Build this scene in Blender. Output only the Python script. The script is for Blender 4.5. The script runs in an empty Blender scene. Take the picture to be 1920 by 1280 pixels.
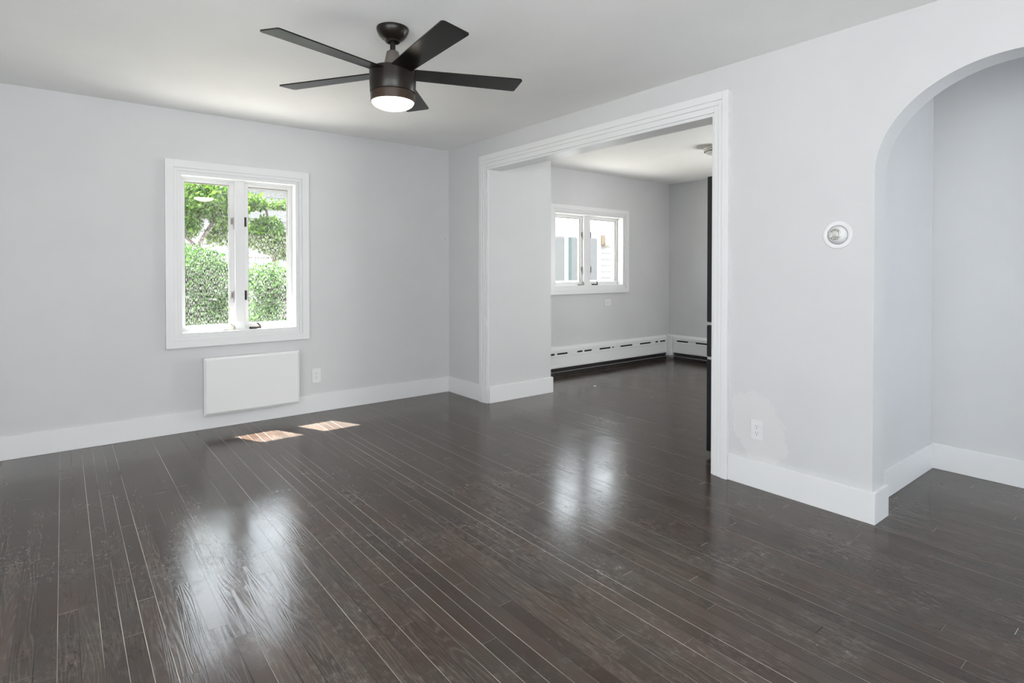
import bpy, bmesh, math, random
from mathutils import Vector, Matrix
random.seed(7)
PI = math.pi
S = bpy.context.scene
COL = S.collection

# ------------------------------------------------------------------ camera
YAW, PITCH, F, PPY, CAMZ = 0.6695, 0.0133, 1065.3, 519.9, 1.2352
cd = bpy.data.cameras.new('camera')
cam = bpy.data.objects.new('camera', cd)
COL.objects.link(cam)
cam.location = (0, 0, CAMZ)
cam.rotation_euler = (PI / 2 - PITCH, 0, -YAW)
cd.sensor_fit = 'HORIZONTAL'
cd.sensor_width = 36.0
cd.lens = 36.0 * F / 1920.0
cd.shift_y = -(640.0 - PPY) / 1920.0
cd.clip_start = 0.02
cd.clip_end = 200
S.camera = cam

# ------------------------------------------------------------------ exposure
S.view_settings.view_transform = 'Standard'
S.view_settings.look = 'None'
S.view_settings.exposure = 0.0
S.view_settings.gamma = 1.0
S.view_settings.use_curve_mapping = False

# ------------------------------------------------------------------ sky and sun
W = bpy.data.worlds.new('world')
S.world = W
W.use_nodes = True
bg = W.node_tree.nodes['Background']
bg.inputs[0].default_value = (0.86, 0.92, 1.0, 1)
bg.inputs[1].default_value = 8.0

sd = bpy.data.lights.new('sun', 'SUN')
sd.energy = 72.0
sd.angle = math.radians(0.5)
sd.color = (1.0, 0.95, 0.88)
sun = bpy.data.objects.new('sun', sd)
COL.objects.link(sun)
sun.rotation_euler = Vector((0.49, -1.0, -2.08)).to_track_quat('-Z', 'Y').to_euler()


def area(name, loc, direction, sx, sy, watts, color=(0.95, 0.97, 1.0)):
    d = bpy.data.lights.new(name, 'AREA')
    d.shape = 'RECTANGLE'
    d.size, d.size_y = sx, sy
    d.energy = watts
    d.color = color
    o = bpy.data.objects.new(name, d)
    COL.objects.link(o)
    o.location = loc
    o.rotation_euler = Vector(direction).to_track_quat('-Z', 'Y').to_euler()
    return o


# daylight standing just outside the windows the photograph does not show
area('daylight_left_window', (-1.98, 0.3, 1.35), (1, 0.15, 0.8), 2.2, 1.3, 56, (1.0, 0.972, 0.938))
area('daylight_front_window', (-0.25, -1.58, 1.35), (0, 1, 1.25), 2.5, 1.3, 112, (1.0, 0.972, 0.938))
area('daylight_hall_door', (3.75, -1.58, 1.20), (0, 1, -0.10), 0.75, 1.3, 1.5, (1.0, 0.985, 0.965))
area('kitchen_fill_light', (7.02, 1.885, 1.35), (-1, 0.35, 0.7), 0.9, 1.05, 125, (1.0, 0.985, 0.96))  # fill lamp added to brighten the far room, behind an added window

# ------------------------------------------------------------------ material helpers


def new_mat(name):
    m = bpy.data.materials.new(name)
    m.use_nodes = True
    nt = m.node_tree
    return m, nt, nt.nodes['Principled BSDF']


def simple(name, color, rough=0.5, metal=0.0, spec=0.5, bump=0.0, bscale=60.0, emis=None, estr=0.0, coat=0.0):
    m, nt, b = new_mat(name)
    b.inputs['Base Color'].default_value = (*color, 1)
    b.inputs['Roughness'].default_value = rough
    b.inputs['Metallic'].default_value = metal
    b.inputs['Specular IOR Level'].default_value = spec
    b.inputs['Coat Weight'].default_value = coat
    if emis:
        b.inputs['Emission Color'].default_value = (*emis, 1)
        b.inputs['Emission Strength'].default_value = estr
    if bump:
        tc = nt.nodes.new('ShaderNodeTexCoord')
        n = nt.nodes.new('ShaderNodeTexNoise')
        n.inputs['Scale'].default_value = bscale
        n.inputs['Detail'].default_value = 4
        bp = nt.nodes.new('ShaderNodeBump')
        bp.inputs['Strength'].default_value = bump
        bp.inputs['Distance'].default_value = 0.002
        nt.links.new(tc.outputs['Object'], n.inputs['Vector'])
        nt.links.new(n.outputs['Fac'], bp.inputs['Height'])
        nt.links.new(bp.outputs['Normal'], b.inputs['Normal'])
    return m


class NG:
    """small helper for writing math node chains"""
    def __init__(s, nt):
        s.nt = nt

    def n(s, t, **kw):
        o = s.nt.nodes.new(t)
        for k, v in kw.items():
            setattr(o, k, v)
        return o

    def put(s, sock, v):
        if isinstance(v, (int, float)):
            sock.default_value = v
        elif isinstance(v, tuple):
            sock.default_value = v
        else:
            s.nt.links.new(v, sock)

    def m(s, op, a, b=0.0, c=None, clamp=False):
        o = s.n('ShaderNodeMath', operation=op)
        o.use_clamp = clamp
        s.put(o.inputs[0], a)
        s.put(o.inputs[1], b)
        if c is not None:
            s.put(o.inputs[2], c)
        return o.outputs[0]

    def xyz(s, x, y, z):
        o = s.n('ShaderNodeCombineXYZ')
        s.put(o.inputs[0], x)
        s.put(o.inputs[1], y)
        s.put(o.inputs[2], z)
        return o.outputs[0]

    def noise(s, vec, scale, detail=2.0, rough=0.5, dist=0.0):
        o = s.n('ShaderNodeTexNoise')
        s.put(o.inputs['Vector'], vec)
        o.inputs['Scale'].default_value = scale
        o.inputs['Detail'].default_value = detail
        o.inputs['Roughness'].default_value = rough
        o.inputs['Distortion'].default_value = dist
        return o.outputs['Fac']

    def white(s, vec):
        o = s.n('ShaderNodeTexWhiteNoise', noise_dimensions='3D')
        s.put(o.inputs['Vector'], vec)
        return o.outputs['Value']

    def mapr(s, v, a, b, c, d, smooth=False):
        o = s.n('ShaderNodeMapRange')
        o.interpolation_type = 'SMOOTHSTEP' if smooth else 'LINEAR'
        o.clamp = True
        s.put(o.inputs[0], v)
        for i, q in enumerate((a, b, c, d)):
            o.inputs[i + 1].default_value = q
        return o.outputs[0]

    def mix(s, fac, a, b):
        o = s.n('ShaderNodeMix', data_type='RGBA')
        s.put(o.inputs[0], fac)
        s.put(o.inputs[6], a)
        s.put(o.inputs[7], b)
        return o.outputs[2]


def wall_paint(name, color, patch=False):
    m, nt, b = new_mat(name)
    g = NG(nt)
    tc = g.n('ShaderNodeTexCoord').outputs['Object']
    big = g.noise(tc, 2.3, 5, 0.6)
    c1 = tuple(x * 0.985 for x in color) + (1,)
    c2 = tuple(min(1, x * 1.015) for x in color) + (1,)
    col = g.mix(g.mapr(big, 0.35, 0.65, 0, 1), c1, c2)
    if patch:
        # a paler touched-up area of paint round the outlet
        sp = g.n('ShaderNodeSeparateXYZ')
        g.put(sp.inputs[0], tc)
        y, z = sp.outputs[1], sp.outputs[2]
        wob = g.noise(tc, 9.0, 3, 0.6)
        w2 = g.m('MULTIPLY', g.m('SUBTRACT', wob, 0.5), 0.55)
        dy = g.m('DIVIDE', g.m('SUBTRACT', y, 1.64), 0.155)
        dz = g.m('DIVIDE', g.m('SUBTRACT', z, 0.335), 0.20)
        sh = g.m('ADD', g.m('POWER', g.m('ABSOLUTE', dy), 2.6), g.m('POWER', g.m('ABSOLUTE', g.m('ADD', dz, g.m('MULTIPLY', dy, -0.35))), 2.6))
        r = g.m('ADD', sh, g.m('MULTIPLY', w2, 5.0))
        front = g.m('LESS_THAN', sp.outputs[0], 3.09)
        msk = g.m('MULTIPLY', g.mapr(r, 0.8, 1.08, 1, 0, True), front)
        col = g.mix(g.m('MULTIPLY', msk, 0.7), col, (0.650, 0.645, 0.638, 1))
    g.put(b.inputs['Base Color'], col)
    b.inputs['Roughness'].default_value = 0.55
    b.inputs['Specular IOR Level'].default_value = 0.25
    fine = g.noise(tc, 180.0, 3, 0.6)
    bp = g.n('ShaderNodeBump')
    bp.inputs['Strength'].default_value = 0.08
    bp.inputs['Distance'].default_value = 0.001
    g.put(bp.inputs['Height'], fine)
    g.put(b.inputs['Normal'], bp.outputs[0])
    return m


def floor_material():
    m, nt, b = new_mat('dark_stained_strip_oak')
    g = NG(nt)
    tc = g.n('ShaderNodeTexCoord').outputs['Object']
    sp = g.n('ShaderNodeSeparateXYZ')
    g.put(sp.inputs[0], tc)
    X, Y = sp.outputs[0], sp.outputs[1]
    PW = 0.0578
    u = g.m('DIVIDE', g.m('ADD', X, 10.022 + 0.0), PW)
    row = g.m('FLOOR', u)
    fu = g.m('SUBTRACT', u, row)
    r1 = g.white(g.xyz(row, 3.1, 0.7))
    r2 = g.white(g.xyz(row, 8.3, 2.7))
    ln = g.mapr(r2, 0, 1, 0.75, 1.7)
    v = g.m('DIVIDE', g.m('ADD', g.m('ADD', Y, 20.0), g.m('MULTIPLY', r1, 5.0)), ln)
    cell = g.m('FLOOR', v)
    fv = g.m('SUBTRACT', v, cell)
    bid = g.xyz(row, cell, 1.3)
    rb = g.white(bid)
    rb2 = g.white(g.xyz(row, cell, 9.3))
    # long seams: distance from the row edge in metres
    dx = g.m('MULTIPLY', g.m('MINIMUM', fu, g.m('SUBTRACT', 1.0, fu)), PW)
    edge_row = g.m('ROUND', u)
    es = g.white(g.xyz(edge_row, 5.5, 4.4))
    evar = g.noise(g.xyz(g.m('MULTIPLY', edge_row, 3.7), g.m('MULTIPLY', Y, 1.1), 0.0), 1.0, 2, 0.6)
    strength = g.m('MULTIPLY', g.mapr(es, 0.25, 0.75, 0.12, 1.0), g.mapr(evar, 0.38, 0.60, 0.15, 1.0))
    # seams are open and pale in the middle of the room, tighter to the right
    fade = g.mapr(X, 1.5, 2.6, 1.0, 0.35, True)
    strength = g.m('MULTIPLY', strength, fade)
    halfw = g.m('MULTIPLY', g.mapr(es, 0.2, 1.0, 0.6, 1.2), 0.00085)
    seam = g.m('MULTIPLY', g.m('LESS_THAN', dx, halfw), strength)
    seamd = g.m('LESS_THAN', dx, 0.0016)
    # butt joints
    dy = g.m('MULTIPLY', g.m('MINIMUM', fv, g.m('SUBTRACT', 1.0, fv)), ln)
    butt = g.m('MULTIPLY', g.m('LESS_THAN', dy, 0.0009), g.mapr(rb2, 0.4, 1.0, 0.0, 0.7))
    buttd = g.m('LESS_THAN', dy, 0.0014)
    line = g.m('MAXIMUM', seam, butt, clamp=True)
    # grain: rings cut lengthwise, a fresh cut for every board
    gx = g.m('ADD', g.m('MULTIPLY', fu, 0.9), g.m('MULTIPLY', rb, 37.0))
    gvec = g.xyz(gx, g.m('ADD', g.m('MULTIPLY', Y, 1.0), g.m('MULTIPLY', rb2, 19.0)), 0.0)
    warp = g.noise(g.xyz(g.m('MULTIPLY', gx, 1.6), g.m('MULTIPLY', Y, 1.5), rb), 1.0, 1.5, 0.4)
    ringv = g.m('ADD', g.m('MULTIPLY', fu, g.mapr(rb, 0, 1, 0.3, 3.0)), g.m('MULTIPLY', warp, 8.5))
    rings = g.m('SINE', g.m('MULTIPLY', ringv, 9.0))
    rings01 = g.mapr(rings, -1, 1, 0, 1)
    fine = g.noise(g.xyz(g.m('MULTIPLY', X, 420.0), g.m('MULTIPLY', Y, 14.0), rb), 1.0, 3, 0.65)
    rough_amt = g.mapr(g.white(g.xyz(row, cell, 4.4)), 0.35, 0.9, 0.10, 1.0)
    # colour
    c1 = (0.037, 0.0225, 0.0170, 1)
    c2 = (0.066, 0.044, 0.034, 1)
    base = g.mix(rb, c1, c2)
    blot = g.noise(tc, 3.2, 5, 0.6)
    base = g.mix(g.mapr(blot, 0.4, 0.65, 0.0, 0.55), base, (0.047, 0.045, 0.040, 1))
    base = g.mix(g.m('MULTIPLY', g.m('MULTIPLY', g.m('POWER', rings01, 3.0), g.mapr(fine, 0.35, 0.7, 0, 1)), g.m('MULTIPLY', rough_amt, 0.7)), base, (0.15, 0.125, 0.105, 1))
    # worn hazy scuffs and small pale specks
    sc1 = g.noise(tc, 2.1, 6, 0.72)
    sc2 = g.noise(g.xyz(g.m('MULTIPLY', X, 60.0), g.m('MULTIPLY', Y, 26.0), 0.0), 1.0, 4, 0.75)
    scuff = g.m('MULTIPLY', g.mapr(sc1, 0.46, 0.68, 0, 1), g.mapr(sc2, 0.46, 0.72, 0, 1))
    base = g.mix(g.m('MULTIPLY', scuff, 0.8), base, (0.19, 0.17, 0.155, 1))
    vor = g.n('ShaderNodeTexVoronoi')
    g.put(vor.inputs['Vector'], tc)
    vor.inputs['Scale'].default_value = 13.0
    spk = g.m('MULTIPLY', g.m('LESS_THAN', vor.outputs['Distance'], 0.028), g.m('GREATER_THAN', g.white(vor.outputs['Position']), 0.72))
    base = g.mix(g.m('MULTIPLY', spk, 0.7), base, (0.45, 0.42, 0.38, 1))
    base = g.mix(g.m('MAXIMUM', seamd, buttd), base, (0.012, 0.009, 0.008, 1))
    base = g.mix(line, base, (0.52, 0.46, 0.40, 1))
    g.put(b.inputs['Base Color'], base)
    rough = g.m('ADD', g.mapr(blot, 0.3, 0.7, 0.13, 0.20), g.m('MULTIPLY', scuff, 0.2))
    rough = g.m('ADD', rough, g.m('MULTIPLY', line, 0.4))
    g.put(b.inputs['Roughness'], rough)
    b.inputs['Specular IOR Level'].default_value = 0.42
    # relief: grain, shallow seams, uneven coats of finish
    rough_amt = g.mapr(g.white(g.xyz(row, cell, 4.4)), 0.35, 0.9, 0.10, 1.0)
    h = g.m('MULTIPLY', g.m('MULTIPLY', rings01, rough_amt), 0.00012)
    h = g.m('ADD', h, g.m('MULTIPLY', fine, 0.00006))
    wav = g.noise(g.xyz(g.m('MULTIPLY', X, 16.0), g.m('MULTIPLY', Y, 6.0), 0.0), 1.0, 3, 0.6)
    h = g.m('ADD', h, g.m('MULTIPLY', wav, 0.00045))
    cup = g.m('MULTIPLY', g.m('POWER', g.m('ABSOLUTE', g.m('SUBTRACT', fu, 0.5)), 2.0), g.m('MULTIPLY', g.m('SUBTRACT', rb, 0.5), 0.0008))
    h = g.m('ADD', h, cup)
    h = g.m('SUBTRACT', h, g.m('MULTIPLY', g.m('MAXIMUM', seamd, buttd), 0.0005))
    bp = g.n('ShaderNodeBump')
    bp.inputs['Strength'].default_value = 0.9
    bp.inputs['Distance'].default_value = 1.0
    g.put(bp.inputs['Height'], h)
    g.put(b.inputs['Normal'], bp.outputs[0])
    return m


def glass_material(name, tint=(0.97, 0.985, 0.98), dirt=0.0):
    m = bpy.data.materials.new(name)
    m.use_nodes = True
    nt = m.node_tree
    nt.nodes.clear()
    g = NG(nt)
    out = g.n('ShaderNodeOutputMaterial')
    tr = g.n('ShaderNodeBsdfTransparent')
    tr.inputs[0].default_value = (*tint, 1)
    gl = g.n('ShaderNodeBsdfGlossy')
    gl.inputs['Roughness'].default_value = 0.0
    lw = g.n('ShaderNodeLayerWeight')
    lw.inputs[0].default_value = 0.5
    fres = g.m('ADD', 0.045, g.m('MULTIPLY', g.m('POWER', lw.outputs['Facing'], 5.0), 0.95))
    mx = g.n('ShaderNodeMixShader')
    nt.links.new(fres, mx.inputs[0])
    nt.links.new(tr.outputs[0], mx.inputs[1])
    nt.links.new(gl.outputs[0], mx.inputs[2])
    last = mx.outputs[0]
    if dirt:
        tc = g.n('ShaderNodeTexCoord').outputs['Object']
        sp = g.n('ShaderNodeSeparateXYZ')
        g.put(sp.inputs[0], tc)
        st = g.noise(g.xyz(g.m('MULTIPLY', sp.outputs[0], 260.0), 0.0, g.m('MULTIPLY', sp.outputs[2], 45.0)), 1.0, 3, 0.7)
        bgn = g.noise(tc, 5.0, 3, 0.6)
        k = g.m('MULTIPLY', g.mapr(st, 0.5, 0.72, 0, 1), g.mapr(bgn, 0.35, 0.7, 0.25, 1))
        df = g.n('ShaderNodeBsdfTranslucent')
        df.inputs[0].default_value = (0.8, 0.8, 0.8, 1)
        m2 = g.n('ShaderNodeMixShader')
        g.put(m2.inputs[0], g.m('MULTIPLY', k, dirt))
        nt.links.new(last, m2.inputs[1])
        nt.links.new(df.outputs[0], m2.inputs[2])
        last = m2.outputs[0]
    nt.links.new(last, out.inputs[0])
    return m


def leaf_material(name, a, b_):
    m, nt, b = new_mat(name)
    g = NG(nt)
    geo = g.n('ShaderNodeNewGeometry')
    rnd = geo.outputs['Random Per Island']
    g.put(b.inputs['Base Color'], g.mix(rnd, (*a, 1), (*b_, 1)))
    b.inputs['Roughness'].default_value = 0.5
    b.inputs['Specular IOR Level'].default_value = 0.2
    tl = g.n('ShaderNodeBsdfTranslucent')
    g.put(tl.inputs[0], g.mix(rnd, (a[0] * 1.3, a[1] * 1.3, a[2], 1), (b_[0] * 1.3, b_[1] * 1.3, b_[2], 1)))
    mx = g.n('ShaderNodeMixShader')
    mx.inputs[0].default_value = 0.35
    nt.links.new(b.outputs[0], mx.inputs[1])
    nt.links.new(tl.outputs[0], mx.inputs[2])
    out = [n for n in nt.nodes if n.type == 'OUTPUT_MATERIAL'][0]
    nt.links.new(mx.outputs[0], out.inputs[0])
    return m


def siding_material(name, color, pitch=0.11):
    m, nt, b = new_mat(name)
    g = NG(nt)
    tc = g.n('ShaderNodeTexCoord').outputs['Object']
    n = g.noise(tc, 12.0, 3, 0.6)
    g.put(b.inputs['Base Color'], g.mix(n, tuple(x * 0.92 for x in color) + (1,), (*color, 1)))
    b.inputs['Roughness'].default_value = 0.6
    return m


MW = wall_paint('light_grey_wall_paint', (0.595, 0.595, 0.600))
MWR = wall_paint('light_grey_wall_paint_touched_up', (0.595, 0.595, 0.600), patch=True)
MC = wall_paint('ceiling_paint', (0.90, 0.897, 0.892))
MT = simple('white_satin_trim_paint', (0.735, 0.735, 0.74), 0.32, spec=0.4, bump=0.05)
MF = floor_material()
MBK = simple('dark_bronze_fan_metal', (0.011, 0.008, 0.006), 0.34, metal=0.0, spec=0.3)
MBLADE = simple('dark_satin_fan_blade', (0.008, 0.0068, 0.006), 0.25, spec=0.26, bump=0.03)
MRING = simple('bronze_ring_lamp_glow', (0.034, 0.019, 0.011), 0.36, spec=0.4)  # brown carries the lamp's warm glow on the ring
MGREY = simple('dusty_grey_metal', (0.14, 0.125, 0.11), 0.45, metal=0.4)
MLENS = simple('glowing_white_glass', (0.9, 0.88, 0.82), 0.4, emis=(1.0, 0.90, 0.74), estr=24.0)
MPL = simple('white_plastic', (0.71, 0.71, 0.715), 0.35)
MSLOT = simple('dark_socket_slot', (0.02, 0.02, 0.02), 0.6)
MHEAT = simple('white_enamel_heater_metal', (0.74, 0.745, 0.745), 0.35, bump=0.04)
MDARK = simple('black_heater_interior', (0.012, 0.010, 0.009), 0.7)
MBRASS = simple('tarnished_steel_hardware', (0.30, 0.28, 0.25), 0.4, metal=0.8)
MDKHW = simple('dark_bronze_hardware', (0.035, 0.028, 0.022), 0.4, metal=0.5)
MNICK = simple('brushed_nickel', (0.62, 0.61, 0.57), 0.25, metal=1.0)
MFROST = simple('frosted_white_glass', (0.85, 0.85, 0.82), 0.35)
MCHROME = simple('clear_faceted_lamp_lens', (0.72, 0.72, 0.70), 0.22, metal=0.6)
MFR = simple('black_appliance_steel', (0.030, 0.031, 0.034), 0.33, metal=0.6)
MFRG = simple('pale_pocket_handle', (0.60, 0.60, 0.60), 0.35, metal=0.5)
MGL = glass_material('dusty_window_glass', dirt=0.24)
MGL2 = glass_material('clear_window_glass', dirt=0.05)
MLEAF = leaf_material('tree_leaves', (0.020, 0.065, 0.008), (0.085, 0.155, 0.020))
MLEAF2 = leaf_material('shrub_leaves', (0.016, 0.060, 0.010), (0.055, 0.135, 0.022))
MBARK = simple('grey_brown_bark', (0.07, 0.055, 0.045), 0.9, bump=0.6, bscale=30)
MGRND = simple('dry_garden_ground', (0.26, 0.24, 0.18), 0.95, bump=0.5, bscale=8)
MSID = siding_material('white_clapboard', (0.16, 0.16, 0.165))
MSID2 = siding_material('pale_grey_clapboard', (0.165, 0.158, 0.15))
MROOF = simple('grey_roof_shingle', (0.12, 0.12, 0.12), 0.9)
MDGL = simple('dark_window_pane', (0.05, 0.055, 0.06), 0.08)
MPANE = simple('grey_screened_pane', (0.068, 0.067, 0.065), 0.5)
MCURT = simple('teal_shutter_paint', (0.022, 0.048, 0.045), 0.6)
MTAN = simple('weathered_tan_metal', (0.13, 0.095, 0.06), 0.6)

# ------------------------------------------------------------------ mesh helpers


class MB:
    def __init__(s):
        s.bm = bmesh.new()

    def box(s, x0, x1, y0, y1, z0, z1, bevel=0.0):
        x0, x1 = min(x0, x1), max(x0, x1)
        y0, y1 = min(y0, y1), max(y0, y1)
        z0, z1 = min(z0, z1), max(z0, z1)
        r = bmesh.ops.create_cube(s.bm, size=1.0)
        vs = r['verts']
        for v in vs:
            v.co = Vector(((x0 + x1) / 2 + v.co.x * (x1 - x0), (y0 + y1) / 2 + v.co.y * (y1 - y0), (z0 + z1) / 2 + v.co.z * (z1 - z0)))
        if bevel:
            es = {e for v in vs for e in v.link_edges}
            bmesh.ops.bevel(s.bm, geom=list(es), offset=bevel, segments=2, affect='EDGES', profile=0.5)
        return s

    def prism(s, pts, axis, a, b):
        """polygon pts (2D) extruded along axis from a to b"""
        def P(p, t):
            if axis == 'X':
                return (t, p[0], p[1])
            if axis == 'Y':
                return (p[0], t, p[1])
            return (p[0], p[1], t)
        A = [s.bm.verts.new(P(p, a)) for p in pts]
        B = [s.bm.verts.new(P(p, b)) for p in pts]
        n = len(pts)
        fs = [s.bm.faces.new(A), s.bm.faces.new(B[::-1])]
        for i in range(n):
            s.bm.faces.new((A[i], B[i], B[(i + 1) % n], A[(i + 1) % n]))
        bmesh.ops.triangulate(s.bm, faces=fs)
        bmesh.ops.recalc_face_normals(s.bm, faces=s.bm.faces)
        return s

    def lathe(s, prof, seg=48, cx=0, cy=0, cz=0, mat=None):
        rings = []
        for r, z in prof:
            if r < 1e-6:
                rings.append([s.bm.verts.new((cx, cy, cz + z))])
            else:
                rings.append([s.bm.verts.new((cx + r * math.cos(2 * PI * k / seg), cy + r * math.sin(2 * PI * k / seg), cz + z)) for k in range(seg)])
        for A, B in zip(rings[:-1], rings[1:]):
            if len(A) == 1 and len(B) == 1:
                continue
            for k in range(seg):
                k2 = (k + 1) % seg
                if len(A) == 1:
                    s.bm.faces.new((A[0], B[k2], B[k]))
                elif len(B) == 1:
                    s.bm.faces.new((A[k], A[k2], B[0]))
                else:
                    s.bm.faces.new((A[k], A[k2], B[k2], B[k]))
        bmesh.ops.recalc_face_normals(s.bm, faces=s.bm.faces)
        return s

    def tube(s, pts, rad, seg=8):
        rings = []
        for i, p in enumerate(pts):
            p = Vector(p)
            d = (Vector(pts[min(i + 1, len(pts) - 1)]) - Vector(pts[max(i - 1, 0)])).normalized()
            u = d.cross(Vector((0.31, 0.2, 0.93))).normalized()
            w = d.cross(u)
            r = rad[i] if isinstance(rad, (list, tuple)) else rad
            rings.append([s.bm.verts.new(p + r * (math.cos(2 * PI * k / seg) * u + math.sin(2 * PI * k / seg) * w)) for k in range(seg)])
        for A, B in zip(rings[:-1], rings[1:]):
            for k in range(seg):
                s.bm.faces.new((A[k], A[(k + 1) % seg], B[(k + 1) % seg], B[k]))
        s.bm.faces.new(rings[0][::-1])
        s.bm.faces.new(rings[-1])
        return s

    def xf(s, M):
        s.bm.transform(M)
        return s

    def build(s, name, mat, parent=None, loc=(0, 0, 0), smooth=False):
        me = bpy.data.meshes.new(name)
        s.bm.to_mesh(me)
        s.bm.free()
        me.materials.append(mat)
        if smooth:
            for p in me.polygons:
                p.use_smooth = True
            try:
                me.set_sharp_from_angle(angle=math.radians(35))
            except Exception:
                pass
        o = bpy.data.objects.new(name, me)
        COL.objects.link(o)
        o.location = loc
        if parent:
            o.parent = parent
        return o


def tag(o, label=None, cat=None, group=None, kind=None):
    if label:
        o['label'] = label
    if cat:
        o['category'] = cat
    if group:
        o['group'] = group
    if kind:
        o['kind'] = kind
    return o


def empty(name, loc=(0, 0, 0), rz=0.0):
    o = bpy.data.objects.new(name, None)
    COL.objects.link(o)
    o.location = loc
    o.rotation_euler = (0, 0, rz)
    o.empty_display_size = 0.05
    return o


def struct(o, label, cat):
    return tag(o, label, cat, kind='structure')


H = 2.44
XB, XB2 = 3.084, 3.229      # wall between the two rooms
YA, YA2 = 4.93, 5.10        # outer wall
XD = 6.734
# ------------------------------------------------------------------ setting: floor, ceiling, walls
struct(MB().box(-1.9, 6.9, -1.5, 5.1, -0.2, 0.0).build('floor', MF), 'dark brown glossy narrow strip wood floor with pale open seams', 'floor')
struct(MB().box(-1.9, 6.9, -1.5, 5.1, H, H + 0.15).build('ceiling', MC), 'smooth white painted ceiling over both rooms', 'ceiling')

# outer wall with its two window openings
O1 = (0.700, 1.560, 0.745, 1.962)   # window 1 opening x0 x1 z0 z1
O2 = (4.535, 5.745, 1.035, 1.915)


def holed(mb, axis, lo, hi, t0, t1, holes, z0=0.0, z1=H):
    """wall slab along axis with rectangular holes"""
    cur = lo
    for a, b, c, d in holes:
        segs = [(cur, a, z0, z1), (a, b, z0, c), (a, b, d, z1)]
        cur = b
        for p, q, r, t in segs:
            if q > p and t > r:
                if axis == 'X':
                    mb.box(p, q, t0, t1, r, t)
                else:
                    mb.box(t0, t1, p, q, r, t)
    if axis == 'X':
        mb.box(cur, hi, t0, t1, z0, z1)
    else:
        mb.box(t0, t1, cur, hi, z0, z1)
    return mb


struct(holed(MB(), 'X', -1.87, 6.9, YA, YA2, [O1, O2]).build('wall_back', MW), 'light grey outer wall carrying the two casement windows', 'wall')
OL = (-0.8, 1.4, 0.8, 2.1)
struct(holed(MB(), 'Y', -1.47, YA, -1.87, -1.70, [OL]).build('wall_left', MW), 'light grey side wall left of the photographer', 'wall')
OF = (-1.5, 1.0, 0.8, 2.1)
OH = (3.38, 4.12, 0.0, 2.05)
struct(holed(MB(), 'X', -1.70, 6.9, -1.47, -1.30, [OF, OH]).build('wall_front', MW), 'light grey wall behind the photographer', 'wall')
OK = (1.42, 2.35, 0.95, 2.0)
struct(holed(MB(), 'Y', -1.30, YA, XD, XD + 0.166, [OK]).build('wall_far_right', MW), 'light grey end wall of the far room', 'wall')

# dividing wall: wide cased opening and an arch
AY, AZ, AA, AB = 0.56, 1.70, 0.51, 0.445
mb = MB()
mb.box(XB, XB2, -1.30, AY - AA, 0.0, H)
mb.box(XB, XB2, AY + AA, 1.936, 0.0, H)
mb.box(XB, XB2, 1.936, 4.245, 2.163, H)
mb.box(XB, XB2, 4.245, YA, 0.0, H)
N = 64
for k in range(N):
    t0, t1 = PI - PI * k / N, PI - PI * (k + 1) / N
    ya, za = AY + AA * math.cos(t0), AZ + AB * math.sin(t0)
    yb, zb = AY + AA * math.cos(t1), AZ + AB * math.sin(t1)
    mb.prism([(ya, za), (yb, zb), (yb, H), (ya, H)], 'X', XB, XB2)
struct(mb.build('wall_right', MWR), 'light grey dividing wall with wide cased opening and an arch', 'wall')
# closet block that forms the deep grey reveal left of the opening
struct(MB().box(XB2, 3.86, 4.245, YA, 0.0, H).build('wall_reveal', MW), 'grey wall block just inside the cased opening', 'wall')
# hall behind the arch
struct(MB().box(XB2, 4.40, 1.155, 1.30, 0.0, H).build('wall_hall_left', MW), 'grey hall side wall seen through the arch', 'wall')
struct(MB().box(4.265, 4.40, -1.30, 1.155, 0.0, H).build('wall_hall_back', MW), 'grey hall end wall seen through the arch', 'wall')
struct(MB().box(4.40, XD, 1.155, 1.30, 0.0, H).build('wall_kitchen_front', MW), 'grey wall closing the far room towards the hall', 'wall')

# ------------------------------------------------------------------ baseboards
BH, BT = 0.155, 0.018
B = 0.0025


def base_run(name, boxes, label):
    mb = MB()
    for q in boxes:
        mb.box(*q, 0.0, BH, bevel=B)
    return struct(mb.build(name, MT), label, 'baseboard')


base_run('baseboard_back', [(-1.70, XB, YA - BT, YA)], 'white baseboard under the large window')
base_run('baseboard_left', [(-1.70, -1.70 + BT, -1.30, YA - BT)], 'white baseboard along the left wall')
base_run('baseboard_front', [(-1.68, XB - BT, -1.30, -1.30 + BT)], 'white baseboard behind the photographer')
base_run('baseboard_right', [(XB - BT, XB, AY + AA - BT, 1.826), (XB + 0.0005, XB2 + BT, AY + AA - BT, AY + AA)], 'white baseboard wrapping the wall end at the arch')
base_run('baseboard_corner', [(XB - BT, XB, 4.36, YA - BT)], 'short white baseboard between room corner and cased opening')
base_run('baseboard_right_end', [(XB - BT, XB, -1.28, AY - AA + BT), (XB + 0.0005, XB2 + BT, AY - AA, AY - AA + BT)], 'white baseboard on the near side of the arch')
base_run('baseboard_reveal', [(XB + 0.001, 3.86 + BT, 4.245 - BT, 4.245), (3.86, 3.86 + BT, 4.245, 4.86)], 'white baseboard on the grey block inside the opening')
base_run('baseboard_hall_left', [(XB2, 4.265 - BT, 1.155 - BT, 1.155)], 'white baseboard on the hall side wall')
base_run('baseboard_hall_back', [(4.265 - BT, 4.265, -1.30, 1.155)], 'white baseboard on the hall end wall')

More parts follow.
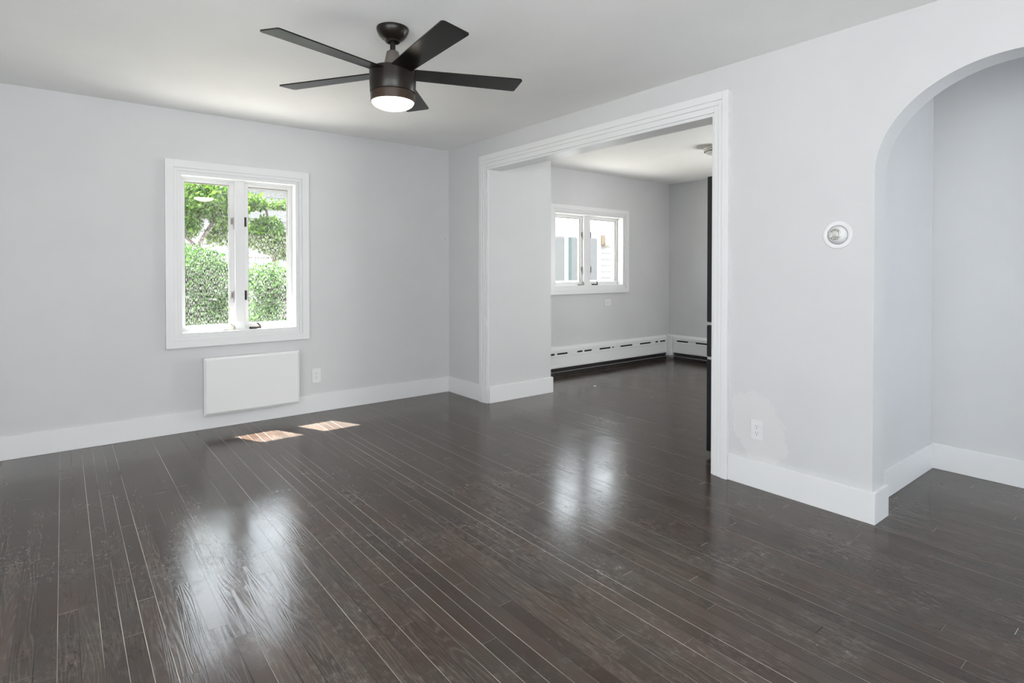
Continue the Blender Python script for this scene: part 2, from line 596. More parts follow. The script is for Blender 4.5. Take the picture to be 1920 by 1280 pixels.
# ------------------------------------------------------------------ cased opening
mb = MB()
steps = [(0.0, 0.046, 0.030), (0.046, 0.075, 0.024), (0.075, 0.112, 0.018), (0.112, 0.125, 0.010)]
oy0, oy1, ozt = 1.936, 4.245, 2.163
ky = 0.11 / 0.125
kl = 0.115 / 0.125
for a, b_, t in steps:
    # left (far) leg, right (near) leg, head
    mb.box(XB - t, XB, oy1 + 0.115 - b_ * kl, oy1 + 0.115 - a * kl, 0.0, ozt + 0.125 - a, bevel=0.0012)
    mb.box(XB - t, XB, oy0 - 0.11 + a * ky, oy0 - 0.11 + b_ * ky, 0.0, ozt + 0.125 - a, bevel=0.0012)
    mb.box(XB - t, XB, oy0 - 0.11 + b_ * ky, oy1 + 0.115 - b_ * kl, ozt + 0.125 - b_, ozt + 0.125 - a, bevel=0.0012)
# thin jamb linings under the head and at the near side
mb.box(XB - 0.008, XB2 + 0.004, oy0, oy1, ozt - 0.006, ozt)
mb.box(XB - 0.008, XB2 + 0.004, oy0, oy0 + 0.006, 0.0, ozt - 0.006)
struct(mb.build('trim_1', MT), 'white stepped casing round the wide opening', 'trim')

# ------------------------------------------------------------------ windows in the outer wall


def casement(name, O, band, label, sash_y=5.012, stool=0.0, glass=MGL, sw=0.042, mull=0.07, hw=True, rail=None):
    rail = rail or sw
    x0, x1, z0, z1 = O
    root = struct(empty(name, ((x0 + x1) / 2, YA, z0)), label, 'window')
    ox, oy, oz = (x0 + x1) / 2, YA, z0

    def bx(mb, a, b_, c, d, e, f, bevel=0.0012):
        return mb.box(a - ox, b_ - ox, c - oy, d - oy, e - oz, f - oz, bevel=bevel)
    # stepped casing on the wall
    mb = MB()
    w = band
    st = [(w, w * 0.44, 0.034), (w * 0.44, w * 0.20, 0.024), (w * 0.20, 0.0, 0.014)]
    for a, b_, t in st:
        X0, X1, Z0, Z1 = x0 - a, x1 + a, z0 - a, z1 + a
        x0i, x1i, z0i, z1i = x0 - b_, x1 + b_, z0 - b_, z1 + b_
        bx(mb, X0, x0i, YA - t, YA, Z0, Z1)
        bx(mb, x1i, X1, YA - t, YA, Z0, Z1)
        bx(mb, x0i, x1i, YA - t, YA, z1i, Z1)
        bx(mb, x0i, x1i, YA - t, YA, Z0, z0i)
    mb.build('casing', MT, root)
    # jamb lining
    mb = MB()
    j = 0.008
    bx(mb, x0, x0 + j, YA - 0.014, 5.12, z0, z1, 0)
    bx(mb, x1 - j, x1, YA - 0.014, 5.12, z0, z1, 0)
    bx(mb, x0 + j, x1 - j, YA - 0.014, 5.12, z1 - j, z1, 0)
    bx(mb, x0 + j, x1 - j, YA - 0.014, 5.12, z0, z0 + j, 0)
    # stops in front of the sashes
    bx(mb, x0 + j, x1 - j, sash_y - 0.018, sash_y - 0.002, z0 + j, z0 + j + 0.014)
    bx(mb, x0 + j, x1 - j, sash_y - 0.018, sash_y - 0.002, z1 - j - 0.010, z1 - j)
    mb.build('jamb', MT, root)
    mc = (x0 + x1) / 2
    m = bx(MB(), mc - mull / 2, mc + mull / 2, sash_y - 0.030, sash_y + 0.045, z0 + j, z1 - j)
    m.build('mullion', MT, root)
    for side in (0, 1):
        a = x0 + j if side == 0 else mc + mull / 2
        b_ = mc - mull / 2 if side == 0 else x1 - j
        s = MB()
        zt, zb = z1 - j - 0.004, z0 + j + 0.004
        bx(s, a, a + sw * 0.85, sash_y, sash_y + 0.036, zb, zt)
        bx(s, b_ - sw * 0.85, b_, sash_y, sash_y + 0.036, zb, zt)
        bx(s, a + sw * 0.85, b_ - sw * 0.85, sash_y, sash_y + 0.036, zt - rail * 0.8, zt)
        bx(s, a + sw * 0.85, b_ - sw * 0.85, sash_y, sash_y + 0.036, zb, zb + rail)
        sash = s.build('sash', MT, root)
        gp = bx(MB(), a + sw * 0.85 - 0.003, b_ - sw * 0.85 + 0.003, sash_y + 0.016, sash_y + 0.020, zb + rail - 0.003, zt - rail * 0.8 + 0.003, 0)
        gp.build('glass', glass, sash)
        gk = MB()
        ga, gb, gc, gd = a + sw * 0.85, b_ - sw * 0.85, zb + rail, zt - rail * 0.8
        bx(gk, ga, gb, sash_y + 0.006, sash_y + 0.030, gd - 0.006, gd, 0)
        bx(gk, ga, ga + 0.003, sash_y + 0.006, sash_y + 0.030, gc, gd - 0.006, 0)
        bx(gk, gb - 0.003, gb, sash_y + 0.006, sash_y + 0.030, gc, gd - 0.006, 0)
        gk.build('glazing_gasket', MGASK, sash)
        if hw:
            # catches on the stile beside the mullion
            hx = (b_ - 0.020) if side == 0 else (a + 0.004)
            for hz in (z0 + 0.235 * (z1 - z0), z0 + 0.725 * (z1 - z0)):
                c = MB()
                if side == 0:
                    bx(c, hx - 0.006, hx - 0.002, sash_y - 0.006, sash_y, hz - 0.030, hz + 0.032)
                    bx(c, hx + 0.008, hx + 0.013, sash_y - 0.014, sash_y, hz - 0.030, hz + 0.032)
                    bx(c, hx - 0.002, hx + 0.008, sash_y - 0.003, sash_y, hz - 0.022, hz + 0.022)
                    bx(c, hx + 0.009, hx + 0.013, sash_y - 0.018, sash_y - 0.010, hz - 0.062, hz - 0.028)
                else:
                    bx(c, hx + 0.0, hx + 0.012, sash_y - 0.030, sash_y, hz - 0.040, hz + 0.036)
                c.build('catch', MBRASS if side == 0 else MDKHW, sash)
            # folding crank on the bottom stop
            kx = (b_ - 0.04) if side == 0 else (a + 0.09)
            c = MB()
            bx(c, kx - 0.055, kx + 0.035, sash_y - 0.040, sash_y - 0.018, z0 + j + 0.001, z0 + j + 0.015)
            bx(c, kx - 0.050, kx + 0.000, sash_y - 0.058, sash_y - 0.040, z0 + j + 0.006, z0 + j + 0.013)
            c.tube([(kx + 0.028 - ox, sash_y - 0.036 - oy, 0.024), (kx + 0.018 - ox, sash_y - 0.048 - oy, 0.036), (kx - 0.004 - ox, sash_y - 0.052 - oy, 0.058)], [0.008, 0.006, 0.005])
            c.build('crank', MDKHW if side else MBRASS, root)
    # exterior sill and casing
    e = MB()
    bx(e, x0 - 0.06, x1 + 0.06, 5.10, 5.125, z1, z1 + 0.09)
    bx(e, x0 - 0.06, x0, 5.10, 5.125, z0, z1)
    bx(e, x1, x1 + 0.06, 5.10, 5.125, z0, z1)
    bx(e, x0 - 0.07, x1 + 0.07, 5.10, 5.14, z0 - 0.04, z0)
    e.build('outer_trim', MT, root)
    return root


MGASK = simple('grey_glazing_gasket', (0.16, 0.155, 0.14), 0.6)
casement('window_1', O1, 0.100, 'white double casement window in the main room looking onto green trees')
casement('window_2', O2, 0.093, 'smaller white double casement window in the far room', glass=MGL2, sw=0.030, mull=0.115, rail=0.040)


def plain_window(name, axis, at, O, label, n=2, outward=-1):
    """hinged window for the walls the photograph does not show"""
    a, b_, c, d = O
    root = struct(empty(name, (0, 0, 0)), label, 'window')
    f, gm = MB(), MB()

    def bb(m, p, q, t0, t1, r, s_):
        if axis == 'X':
            m.box(p, q, t0, t1, r, s_)
        else:
            m.box(t0, t1, p, q, r, s_)
    t0, t1 = at
    cw = 0.05
    bb(f, a, a + cw, t0, t1, c, d)
    bb(f, b_ - cw, b_, t0, t1, c, d)
    bb(f, a + cw, b_ - cw, t0, t1, d - cw, d)
    bb(f, a + cw, b_ - cw, t0, t1, c, c + cw)
    for k in range(1, n):
        x = a + (b_ - a) * k / n
        bb(f, x - cw / 2, x + cw / 2, t0, t1, c + cw, d - cw)
    f.build('window_frame', MT, root)
    tm = (t0 + t1) / 2
    bb(gm, a + cw - 0.002, b_ - cw + 0.002, tm - 0.003, tm + 0.003, c + cw - 0.002, d - cw + 0.002)
    gm.build('glass', MGL3, root)
    return root


MGL3 = glass_material('plain_window_glass')
plain_window('window_3', 'Y', (-1.84, -1.78), OL, 'wide window in the left wall', 3)
plain_window('window_4', 'X', (-1.44, -1.38), OF, 'wide window behind the photographer', 3)
plain_window('window_5', 'Y', (XD + 0.09, XD + 0.15), OK, 'unseen window added in the end wall to light the far room', 2)
plain_window('door_1', 'X', (-1.44, -1.38), OH, 'glazed hall door', 1)

# ------------------------------------------------------------------ ceiling fan
FX, FY = 1.305, 2.61
fan = tag(empty('ceiling_fan', (FX, FY, H)), 'black five-blade ceiling fan with a lit round light, hanging from ceiling', 'ceiling fan')
MB().lathe([(0.0, 0.0), (0.079, 0.0), (0.080, -0.006), (0.077, -0.018), (0.068, -0.036), (0.055, -0.050), (0.040, -0.060), (0.036, -0.062), (0.036, -0.068), (0.028, -0.070), (0.026, -0.062), (0.0, -0.062)]).build('canopy', MBK, fan, smooth=True)
MB().lathe([(0.0, -0.058), (0.0135, -0.058), (0.0135, -0.14), (0.0, -0.14)], 24).build('downrod', MBK, fan, smooth=True)
MB().lathe([(0.0, -0.112), (0.022, -0.112), (0.030, -0.118), (0.033, -0.130), (0.043, -0.180), (0.047, -0.204), (0.047, -0.210), (0.0, -0.210)], 32).build('coupling_cover', MGREY, fan, smooth=True)
MB().lathe([(0.0, -0.203), (0.098, -0.203), (0.110, -0.206), (0.115, -0.212), (0.115, -0.260), (0.112, -0.320), (0.1105, -0.322), (0.0, -0.322)], 64).build('motor_housing', MBK, fan, smooth=True)
MB().lathe([(0.0, -0.3225), (0.106, -0.3225), (0.106, -0.326), (0.1105, -0.327), (0.1085, -0.366), (0.104, -0.368), (0.104, -0.362), (0.0, -0.362)], 64).build('light_ring', MRING, fan, smooth=True)
prof = [(0.1035, -0.3645)]
for k in range(1, 13):
    t = (PI / 2) * k / 12
    prof.append((0.1035 * math.cos(t), -0.3645 - 0.040 * math.sin(t)))
lens = MB().lathe(prof, 64).build('light_lens', MLENS, fan, smooth=True)
lens['label'] = 'glowing white light lens'
for k in range(5):
    ang = math.radians(50 + 72 * k)
    mb = MB()
    # blade outline in its own plane: x along the blade, y across (+y = counter-clockwise)
    r0, r1, wa, wb = 0.105, 0.660, 0.054, 0.068
    out = [(r0, -wa), (r1 - 0.020, -wb)]
    for q in range(5):
        t = -PI / 2 + (PI / 2) * q / 4 * 0.9
        out.append((r1 - 0.016 + 0.018 * math.cos(t), -wb + 0.018 + 0.018 * math.sin(t)))
    for q in range(5):
        t = 0.1 + (PI / 2) * q / 4
        out.append((r1 - 0.020 + 0.012 * math.cos(t), wb - 0.012 + 0.012 * math.sin(t)))
    out.append((r0, wa))
    mb.prism(out, 'Z', -0.003, 0.003)
    M = Matrix.Rotation(ang, 4, 'Z') @ Matrix.Translation((0, 0, -0.222)) @ Matrix.Rotation(math.radians(-8.5), 4, 'X')
    mb.xf(M)
    bl = mb.build('blade', MBLADE, fan)
    # iron plate holding the blade to the motor
    ib = MB()
    ib.box(0.085, 0.150, -0.030, 0.030, 0.0035, 0.007, bevel=0.001)
    ib.xf(M)
    ib.build('blade_bracket', MBK, bl)

# ------------------------------------------------------------------ wall panel below window 1
hp = tag(empty('wall_box', (1.195, YA, 0.12)), 'white rectangular box cover mounted on the wall below the large window', 'wall cover')
MB().box(-0.350, 0.350, -0.088, 0.0, 0.008, 0.432, bevel=0.002).build('case', MT, hp)
mb = MB()
mb.prism([(-0.358, 0.0), (0.358, 0.0), (0.358, 0.44), (-0.358, 0.44)], 'Y', -0.094, -0.086)
fr = MB()
A = [(-0.358, -0.094, 0.0), (0.358, -0.094, 0.0), (0.358, -0.094, 0.44), (-0.358, -0.094, 0.44)]
Bv = [(-0.341, -0.104, 0.017), (0.341, -0.104, 0.017), (0.341, -0.104, 0.423), (-0.341, -0.104, 0.423)]
va = [mb.bm.verts.new(p) for p in A]
vb = [mb.bm.verts.new(p) for p in Bv]
for i in range(4):
    mb.bm.faces.new((va[i], va[(i + 1) % 4], vb[(i + 1) % 4], vb[i]))
mb.bm.faces.new(vb)
bmesh.ops.recalc_face_normals(mb.bm, faces=mb.bm.faces)
mb.build('front_panel', MT, hp)
fr.bm.free()

# ------------------------------------------------------------------ electrical bits


def outlet(loc, rz, label, w=0.076, h=0.122, horizontal=False):
    o = tag(empty('wall_outlet', loc, rz), label, 'outlet')
    # local: -Y faces the room, wall plane y = 0
    pw, ph = (h, w) if horizontal else (w, h)
    MB().box(-pw / 2, pw / 2, -0.006, 0.0, -ph / 2, ph / 2, bevel=0.002).build('cover_plate', MPL, o)
    iw, ih = (0.067, 0.034) if horizontal else (0.034, 0.067)
    ins = MB().box(-iw / 2, iw / 2, -0.0085, -0.006, -ih / 2, ih / 2, bevel=0.0008).build('receptacle', MPL, o)
    for s in (-1, 1):
        m = MB()
        cx, cz = (s * 0.019, 0.0) if horizontal else (0.0, s * 0.0185)
        m.box(cx - 0.0075, cx - 0.0055, -0.0090, -0.0084, cz + 0.001, cz + 0.009)
        m.box(cx + 0.0055, cx + 0.0075, -0.0090, -0.0084, cz + 0.001, cz + 0.009)
        m.prism([(cx + 0.0026 * math.cos(t * PI / 4), cz - 0.007 + 0.0026 * math.sin(t * PI / 4)) for t in range(8)], 'Y', -0.0090, -0.0084)
        so = m.build('socket', MSLOT, ins)
        so['label'] = 'dark socket slots'
    return o


outlet((1.727, YA, 0.315), 0.0, 'white duplex outlet on the back wall right of the white box cover')
outlet((XB, 1.654, 0.328), -PI / 2, 'white duplex outlet on the right wall beside the cased opening', w=0.074, h=0.116)
outlet((5.458, YA, 0.817), 0.0, 'small white sideways outlet plate below the far room window', w=0.082, h=0.120, horizontal=True)

# wall spotlight
sp_ = tag(empty('wall_spotlight', (XB, 1.236, 1.412), -PI / 2), 'round white adjustable spotlight set in right wall near the arch', 'spotlight')
RX = Matrix.Rotation(PI / 2, 4, 'X')   # lathe axis z -> -y (towards the room)
mb = MB().lathe([(0.046, -0.002), (0.050, 0.004), (0.056, 0.006), (0.068, 0.005), (0.0705, 0.002), (0.0705, 0.0), (0.046, 0.0), (0.046, -0.002)], 64)
mb.xf(RX)
mb.build('trim_ring', MPL, sp_, smooth=True)
mb = MB().lathe([(0.046, 0.0), (0.044, -0.010), (0.0, -0.012)], 48)
mb.xf(RX)
mb.build('recess', MPL, sp_, smooth=True)
# eyeball, turned towards the far corner of the room
TILT = Matrix.Rotation(math.radians(-5), 4, 'Z') @ Matrix.Rotation(math.radians(-3), 4, 'X')
prof = []
for k in range(0, 15):
    t = -0.2 + (PI / 2 + 0.2 - 0.745) * k / 14
    prof.append((0.045 * math.cos(t), 0.045 * math.sin(t)))
prof += [(0.0298, 0.0325), (0.0292, 0.029), (0.0, 0.029)]
mb = MB().lathe(prof, 56)
mb.xf(Matrix.Translation((0, 0.006, 0)) @ TILT @ RX)
mb.build('eyeball', MPL, sp_, smooth=True)
mb = MB().lathe([(0.0290, 0.029), (0.0290, 0.0345), (0.0262, 0.0362), (0.0240, 0.0335), (0.0190, 0.0325), (0.0172, 0.0355), (0.011, 0.0372), (0.0, 0.0378)], 40)
mb.xf(Matrix.Translation((0, 0.006, 0)) @ TILT @ RX)
lp = mb.build('lamp', MCHROME, sp_, smooth=True)
lp['label'] = 'silvery clear lamp face'
for k in range(8):
    a = 2 * PI * k / 8
    m = MB().lathe([(0.0018, 0.0), (0.0018, 0.0015), (0.0, 0.0018)], 8, 0.0216 * math.cos(a), 0.0216 * math.sin(a), 0.0328)
    m.xf(Matrix.Translation((0, 0.006, 0)) @ TILT @ RX)
    m.build('lens_stud', MDKHW, lp)

# nail left in the back wall
nl = MB().lathe([(0.0, 0.004), (0.0035, 0.003), (0.0035, 0.002), (0.0012, 0.002), (0.0012, -0.004), (0.0, -0.004)], 10)
nl.xf(RX)
tag(nl.build('nail', MDKHW, None, (3.035, YA, 1.545)), 'tiny dark nail in the back wall near the room corner', 'nail')

# ------------------------------------------------------------------ far room: baseboard heaters


def heater(name_label, length, loc, rz, gaps, endcap):
    """local x along the wall from 0 to length, room on -y, wall at y = 0"""
    o = tag(empty('baseboard_heater', loc, rz), name_label, 'heater')
    D = 0.062
    MB().box(0.0, length, -0.010, 0.0, 0.03, 0.325).build('back_plate', MHEAT, o)
    # front panel with shallow ribs
    prof = [(-D, 0.085), (-D, 0.100), (-D - 0.002, 0.103), (-D - 0.002, 0.112), (-D, 0.115), (-D, 0.212), (-D - 0.003, 0.217), (-D - 0.003, 0.232), (-D + 0.004, 0.238), (-D + 0.010, 0.238), (-D + 0.006, 0.100), (-D + 0.006, 0.085)]
    MB().prism(prof, 'X', 0.0, length).build('front_panel', MHEAT, o)
    # rolled top hood
    prof = [(0.0, 0.318), (-0.020, 0.328), (-0.030, 0.324), (-D - 0.001, 0.302), (-D - 0.004, 0.296), (-D - 0.003, 0.262), (-D + 0.002, 0.258), (-D + 0.004, 0.262), (-D + 0.003, 0.294), (-0.028, 0.318), (0.0, 0.312)]
    MB().prism(prof, 'X', 0.0, length).build('hood', MHEAT, o)
    # damper strip with openings: solid pieces between the slots
    cur = 0.0
    for a, b_ in list(gaps) + [(length, length)]:
        if a > cur:
            MB().box(cur, a, -D - 0.001, -D + 0.004, 0.236, 0.264).build('damper_tab', MHEAT, o)
        cur = b_
    m = MB()
    m.box(0.004, length - 0.004, -D + 0.014, -0.011, 0.06, 0.275)  # dark block added behind the slots, shade put in as colour
    m.tube([(0.004, -0.030, 0.045), (length - 0.004, -0.030, 0.045)], 0.010, 10)
    m.build('pipe_and_slot_shade', MDARK, o)
    m = MB().box(0.0, length, -D + 0.012, -0.012, 0.0, 0.022)
    m.build('base_rail', MDARK, o)
    return o


# visible dashes of the damper measured along the wall from the block
gC = []
x = 0.06
random.seed(3)
for a, b_ in [(0.30, 0.42), (0.54, 0.60), (0.64, 0.81), (0.97, 1.06), (1.09, 1.22), (1.36, 1.56), (1.60, 1.625), (1.75, 1.99), (2.14, 2.37), (2.47, 2.53), (2.57, 2.69), (2.70, 2.705)]:
    gC.append((a, b_))
heater('long white baseboard heater under the far room window', 2.73, (3.885, YA, 0.0), 0.0, gC, True)
gD = [(0.06, 0.24), (0.36, 0.56), (0.70, 0.9), (1.05, 1.25), (1.4, 1.6), (1.75, 1.95), (2.1, 2.3)]
heater('white baseboard heater on the end wall of the far room', 2.45, (XD, 4.81, 0.0), -PI / 2, gD, True)
cc = MB()
cc.box(6.618, XD - 0.0005, 4.813, YA - 0.0005, 0.045, 0.310, bevel=0.004)
cc.box(6.612, XD - 0.0005, 4.811, YA - 0.0005, 0.296, 0.326, bevel=0.006)
tag(cc.build('heater_corner_cover', MHEAT), 'white corner cover joining the two baseboard heaters', 'heater cover')

# refrigerator beside the near jamb, seen edge-on
fr = tag(empty('refrigerator', (3.70, 1.50, 0.0)), 'tall black refrigerator just behind the right side of the opening', 'refrigerator')
X0, X1 = -0.345, 0.53
MB().box(X0 + 0.012, X1 - 0.012, -0.08, 0.585, 0.03, 1.835, bevel=0.004).build('cabinet', MFR, fr)
mid = (X0 + X1) / 2
for a, b_, hx in ((X0, mid - 0.003, mid - 0.05), (mid + 0.003, X1, mid + 0.05)):
    d = MB().box(a, b_, 0.592, 0.655, 0.890, 1.852, bevel=0.006).build('door', MFR, fr)
    MB().tube([(hx, 0.690, 1.00), (hx, 0.700, 1.05), (hx, 0.700, 1.65), (hx, 0.690, 1.70)], 0.010).build('handle', MFR, d)
for z0, z1 in ((0.660, 0.868), (0.03, 0.640)):
    d = MB().box(X0, X1, 0.592, 0.655, z0, z1, bevel=0.006).build('drawer', MFR, fr)
    MB().box(X0 + 0.002, X1 - 0.002, 0.598, 0.650, z1 + 0.002, z1 + 0.019, bevel=0.002).build('pocket_handle', MFRG, d)
for x in (X0 + 0.05, X1 - 0.05):
    for y in (0.0, 0.54):
        MB().lathe([(0.0, 0.0), (0.02, 0.0), (0.02, 0.034), (0.0, 0.034)], 16, x, y, 0).build('foot', MDARK, fr)

# flush ceiling light in the far room
cl = tag(empty('ceiling_light', (5.04, 3.115, H)), 'round brushed nickel flush ceiling light in the far room', 'ceiling light')
MB().lathe([(0.0, 0.0), (0.135, 0.0), (0.142, -0.010), (0.140, -0.020), (0.132, -0.026), (0.132, -0.030), (0.139, -0.036), (0.137, -0.048), (0.124, -0.056), (0.0, -0.050)], 56).build('nickel_ring', MNICK, cl, smooth=True)
prof = [(0.121, -0.054)]
for k in range(1, 9):
    t = (PI / 2) * k / 8
    prof.append((0.121 * math.cos(t), -0.054 - 0.030 * math.sin(t)))
MB().lathe(prof, 48).build('glass_shade', MFROST, cl, smooth=True)

# a torn scrap on the far room floor
m = MB().prism([(0, 0), (0.035, 0.006), (0.05, 0.022), (0.022, 0.026), (0.004, 0.014)], 'Z', 0.0, 0.004)
tag(m.build('paper_scrap', MPL, None, (4.40, 4.16, 0.0005)), 'small white scrap lying on the far room floor', 'scrap')

# ------------------------------------------------------------------ outside
MBOUNCE = simple('pale_bounce_concrete', (0.50, 0.485, 0.46), 0.9, bump=0.4, bscale=14)  # for a pale slab added outside to bounce sunlight up to the ceilings
struct(MB().box(-3.0, 9.5, 5.125, 7.05, -0.36, -0.30).build('bounce_slab', MBOUNCE), 'unseen pale slab added outside to bounce sunlight onto the ceilings', 'bounce slab')
struct(MB().box(-30, 40, 5.35, 40, -0.6, -0.365).build('garden_ground', MGRND), 'dry pale garden ground outside the windows', 'ground')
eave = MB()
eave.box(-3.0, 3.6, 5.10, 5.545, 2.60, 2.72)
eave.box(3.6, 8.0, 5.10, 5.86, 2.60, 2.72)  # this stretch is deepened to block sun at the far room window
struct(eave.build('roof_eave', MT), 'unseen white eave over the outer wall, deepened over the far room to block sun', 'eave')
struct(MB().box(-1.87, 6.9, 5.1005, 5.12, -0.4, 0.50).build('outer_siding', MSID), 'clapboard on the outside of the outer wall', 'siding')


def leaves(center_fn, n, size, mat, name, parent):
    vs, fs = [], []
    for i in range(n):
        p = Vector(center_fn())
        s = size * random.uniform(0.6, 1.3)
        u = Vector((random.gauss(0, 1), random.gauss(0, 1), random.gauss(0, 1) - 0.4)).normalized()
        w = u.cross(Vector((random.gauss(0, 1), random.gauss(0, 1), random.gauss(0, 1)))).normalized()
        nrm = u.cross(w) * 0.12 * s
        b0 = len(vs)
        vs += [p, p + u * s * 0.45 + w * s * 0.30 + nrm, p + u * s, p + u * s * 0.45 - w * s * 0.30 + nrm]
        fs += [(b0, b0 + 1, b0 + 2), (b0, b0 + 2, b0 + 3)]
    me = bpy.data.meshes.new(name)
    me.from_pydata([tuple(v) for v in vs], [], fs)
    me.materials.append(mat)
    o = bpy.data.objects.new(name, me)
    COL.objects.link(o)
    o.parent = parent
    return o


def clustered(blobs):
    """blobs: (x,y,z,rx,ry,rz,weight)"""
    tot = sum(b[6] for b in blobs)

    def f():
        r = random.uniform(0, tot)
        for b in blobs:
            r -= b[6]
            if r <= 0:
                break
        d = Vector((random.gauss(0, 1), random.gauss(0, 1), random.gauss(0, 1))).normalized() * (random.random() ** 0.45)
        return (b[0] + d.x * b[3], b[1] + d.y * b[4], b[2] + d.z * b[5])
    return f


def tree(loc, label, h, branches, blobs, n, size, mat, name='tree'):
    t = tag(empty(name, loc), label, 'tree' if name == 'tree' else 'shrub')
    tr = MB()
    for pts_, rad in branches:
        tr.tube(pts_, rad, 8)
    tr.build('trunk', MBARK, t, smooth=True)
    leaves(clustered(blobs), n, size, mat, 'foliage', t)
    return t


random.seed(21)
GZ = -0.35
tree((1.80, 9.1, GZ), 'young leafy tree with a leaning branch outside the left pane of large window', 3.2,
     [([(-0.35, 0, 0), (-0.36, 0, 1.0), (-0.30, 0, 1.9), (-0.05, 0, 2.35), (0.25, 0, 2.9)], [0.05, 0.045, 0.035, 0.028, 0.012]),
      ([(-0.30, 0, 1.9), (-0.55, 0.1, 2.2), (-0.8, 0.1, 2.6)], [0.025, 0.02, 0.01]),
      ],
     [(-0.25, 0, 2.55, 0.40, 0.40, 0.22, 3.0), (-0.45, 0, 2.25, 0.22, 0.3, 0.20, 1.4), (0.12, 0, 2.42, 0.28, 0.3, 0.26, 2.0), (-0.15, 0.1, 2.75, 0.48, 0.4, 0.14, 1.8), (0.05, 0.25, 2.1, 0.24, 0.2, 0.14, 0.7)], 6500, 0.07, MLEAF)
tree((2.78, 9.7, GZ), 'bright green tree outside the right pane of the large window', 3.2,
     [([(0.0, 0, 0), (0.03, 0, 1.2), (-0.1, 0, 2.0), (-0.2, 0, 2.7)], [0.05, 0.04, 0.03, 0.012]),
      ([(0.03, 0, 1.2), (0.35, 0, 1.8), (0.5, 0, 2.3)], [0.025, 0.018, 0.01])],
     [(-0.22, 0, 2.15, 0.36, 0.4, 0.27, 3.0), (0.15, 0, 1.98, 0.38, 0.4, 0.22, 2.4), (-0.38, 0, 2.66, 0.20, 0.3, 0.13, 0.9), (0.08, 0.1, 2.66, 0.34, 0.3, 0.06, 0.7), (-0.15, 0, 2.36, 0.18, 0.3, 0.1, 0.7)], 6000, 0.07, MLEAF)
tree((1.42, 8.42, GZ), 'dense dark green shrub below the left pane of the large window', 1.8,
     [([(0, 0, 0), (0.05, 0, 0.7), (0.1, 0, 1.3)], [0.03, 0.022, 0.01])],
     [(-0.10, 0, 1.62, 0.45, 0.36, 0.30, 3), (0.12, 0, 1.35, 0.38, 0.36, 0.40, 3), (0.0, 0, 0.95, 0.5, 0.4, 0.45, 4), (-0.35, 0, 1.2, 0.35, 0.36, 0.4, 2)], 8000, 0.062, MLEAF2, 'shrub')
tree((2.28, 7.50, GZ), 'dark green shrub below the right pane of the large window', 1.7,
     [([(0, 0, 0), (0.02, 0, 0.7), (-0.05, 0, 1.2)], [0.03, 0.022, 0.01])],
     [(-0.22, 0, 1.46, 0.30, 0.36, 0.22, 2.2), (0.10, 0, 1.38, 0.34, 0.36, 0.26, 2.4), (-0.10, 0, 0.95, 0.50, 0.36, 0.46, 5)], 7500, 0.062, MLEAF2, 'shrub')
tree((-0.3, 8.6, GZ), 'green shrub standing left of the view through the large window', 2.2,
     [([(0, 0, 0), (0.02, 0, 0.9), (-0.05, 0, 1.6)], [0.03, 0.022, 0.01])],
     [(0, 0, 1.5, 0.7, 0.5, 0.7, 3)], 2500, 0.07, MLEAF2, 'shrub')
tree((3.6, 8.9, GZ), 'green shrub standing right of the view through the large window', 2.0,
     [([(0, 0, 0), (0.02, 0, 0.9), (-0.05, 0, 1.4)], [0.03, 0.022, 0.01])],
     [(0, 0, 1.2, 0.6, 0.5, 0.6, 3)], 2200, 0.07, MLEAF2, 'shrub')


def clapboards(mb, axis, a, b_, at, z0, z1, pitch, out):
    """lapped boards: sloped faces standing off the wall plane at `at`, facing -Y"""
    z = z0
    while z < z1 - 1e-3:
        zt = min(z + pitch, z1)
        mb.prism([(at, z), (at - out, z), (at - 0.004, zt), (at, zt)], 'X', a, b_)
        z = zt


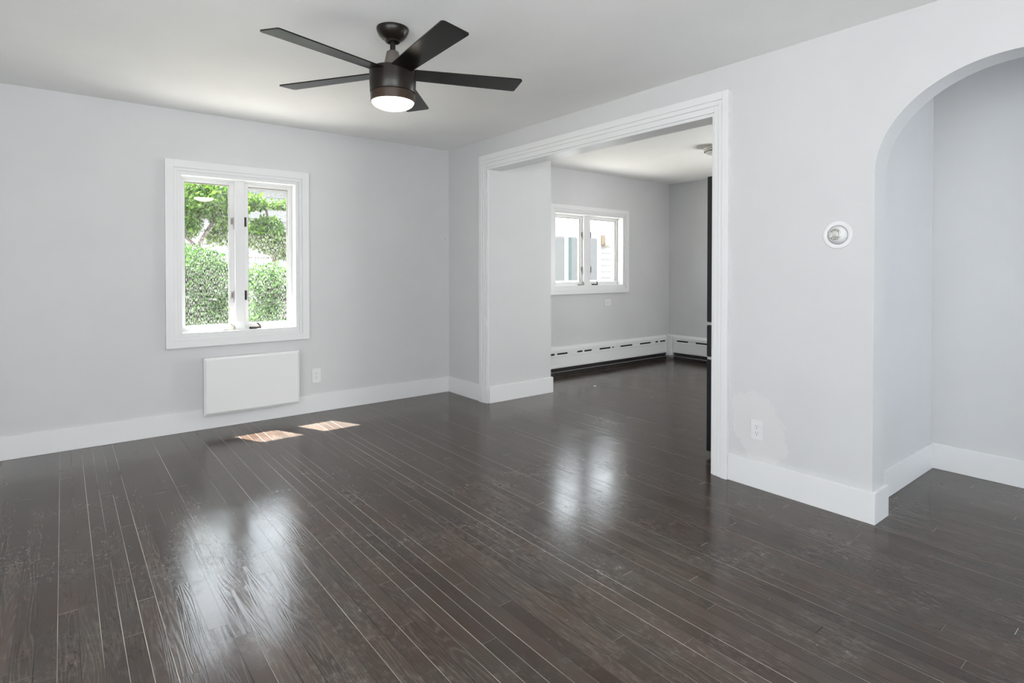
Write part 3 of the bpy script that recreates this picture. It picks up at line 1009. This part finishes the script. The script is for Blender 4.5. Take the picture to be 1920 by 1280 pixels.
hs = tag(empty('neighbor_house', (3.5, 13.0, GZ)), 'white clapboard house behind the trees outside the large window', 'house')
m = MB()
m.box(-7, 1.6, 0.0, 4.0, 0, 3.5)
clapboards(m, 'X', -7, 1.6, 0.0, 0.3, 3.5, 0.26, 0.035)
m.build('wall', MSID, hs)
m = MB().prism([(-0.4, 3.5), (4.4, 3.5), (2.0, 4.5)], 'X', -7.3, 1.9)
m.build('roof', MROOF, hs)
for x in (-4.6,):
    f = MB()
    f.box(x - 0.55, x + 0.55, -0.06, 0.0, 1.15, 1.95)
    wf = f.build('window', MT, hs)
    MB().box(x - 0.46, x + 0.46, -0.07, -0.055, 1.23, 1.87).build('pane', MDGL, wf)

h2 = tag(empty('neighbor_house', (9.0, 8.6, GZ)), 'pale house with dark windows and lantern outside the far room window', 'house')
m = MB()
m.box(-2.2, 5.0, 0.0, 3.0, 0, 3.2)
clapboards(m, 'X', 0.26, 5.0, 0.0, 0.2, 3.2, 0.135, 0.02)
m.build('wall', MSID2, h2)
m = MB()
m.box(-2.2, 5.0, -0.03, 0.0, 2.27, 3.2)     # frieze band
m.box(0.155, 0.26, -0.035, 0.0, 0.0, 2.27)  # corner board
m.box(-0.45, -0.10, -0.04, 0.0, 0.0, 2.27)
m.box(-0.82, -0.73, -0.04, 0.0, 0.0, 2.27)
m.box(-2.2, 0.16, -0.05, 0.0, 0.0, 1.36)
m.build('trim', MT, h2)
for a, b_, z0 in ((-1.20, -0.82, 1.36), (-0.73, -0.45, 1.36), (-0.10, 0.155, 1.36)):
    f = MB().box(a, b_, -0.02, 0.0, z0, 2.25).build('window', MSID2, h2)
    MB().box(a + 0.008, b_ - 0.008, -0.030, -0.0195, z0 + 0.01, 2.24).build('pane', MPANE, f)
    if a == -0.73:
        MB().box(a + 0.0, a + 0.10, -0.035, -0.02, z0, 2.25).build('shutter', MCURT, f)
m = MB().prism([(-0.5, 3.2), (3.4, 3.2), (1.5, 4.3)], 'X', -2.4, 5.2)
m.build('roof', MROOF, h2)
ln = tag(empty('porch_lantern', (9.32, 8.57, 1.88)), 'small tan lantern box on the wall of the house outside the far window', 'lantern')
m = MB()
m.box(-0.05, 0.05, -0.04, 0.0, -0.10, 0.12, bevel=0.005)
m.box(-0.02, 0.14, -0.10, -0.03, -0.13, -0.10, bevel=0.003)
m.build('bracket', MTAN, ln)
m = MB().box(0.05, 0.13, -0.11, -0.03, -0.10, 0.08, bevel=0.006)
m.build('glass_body', MFROST, ln)
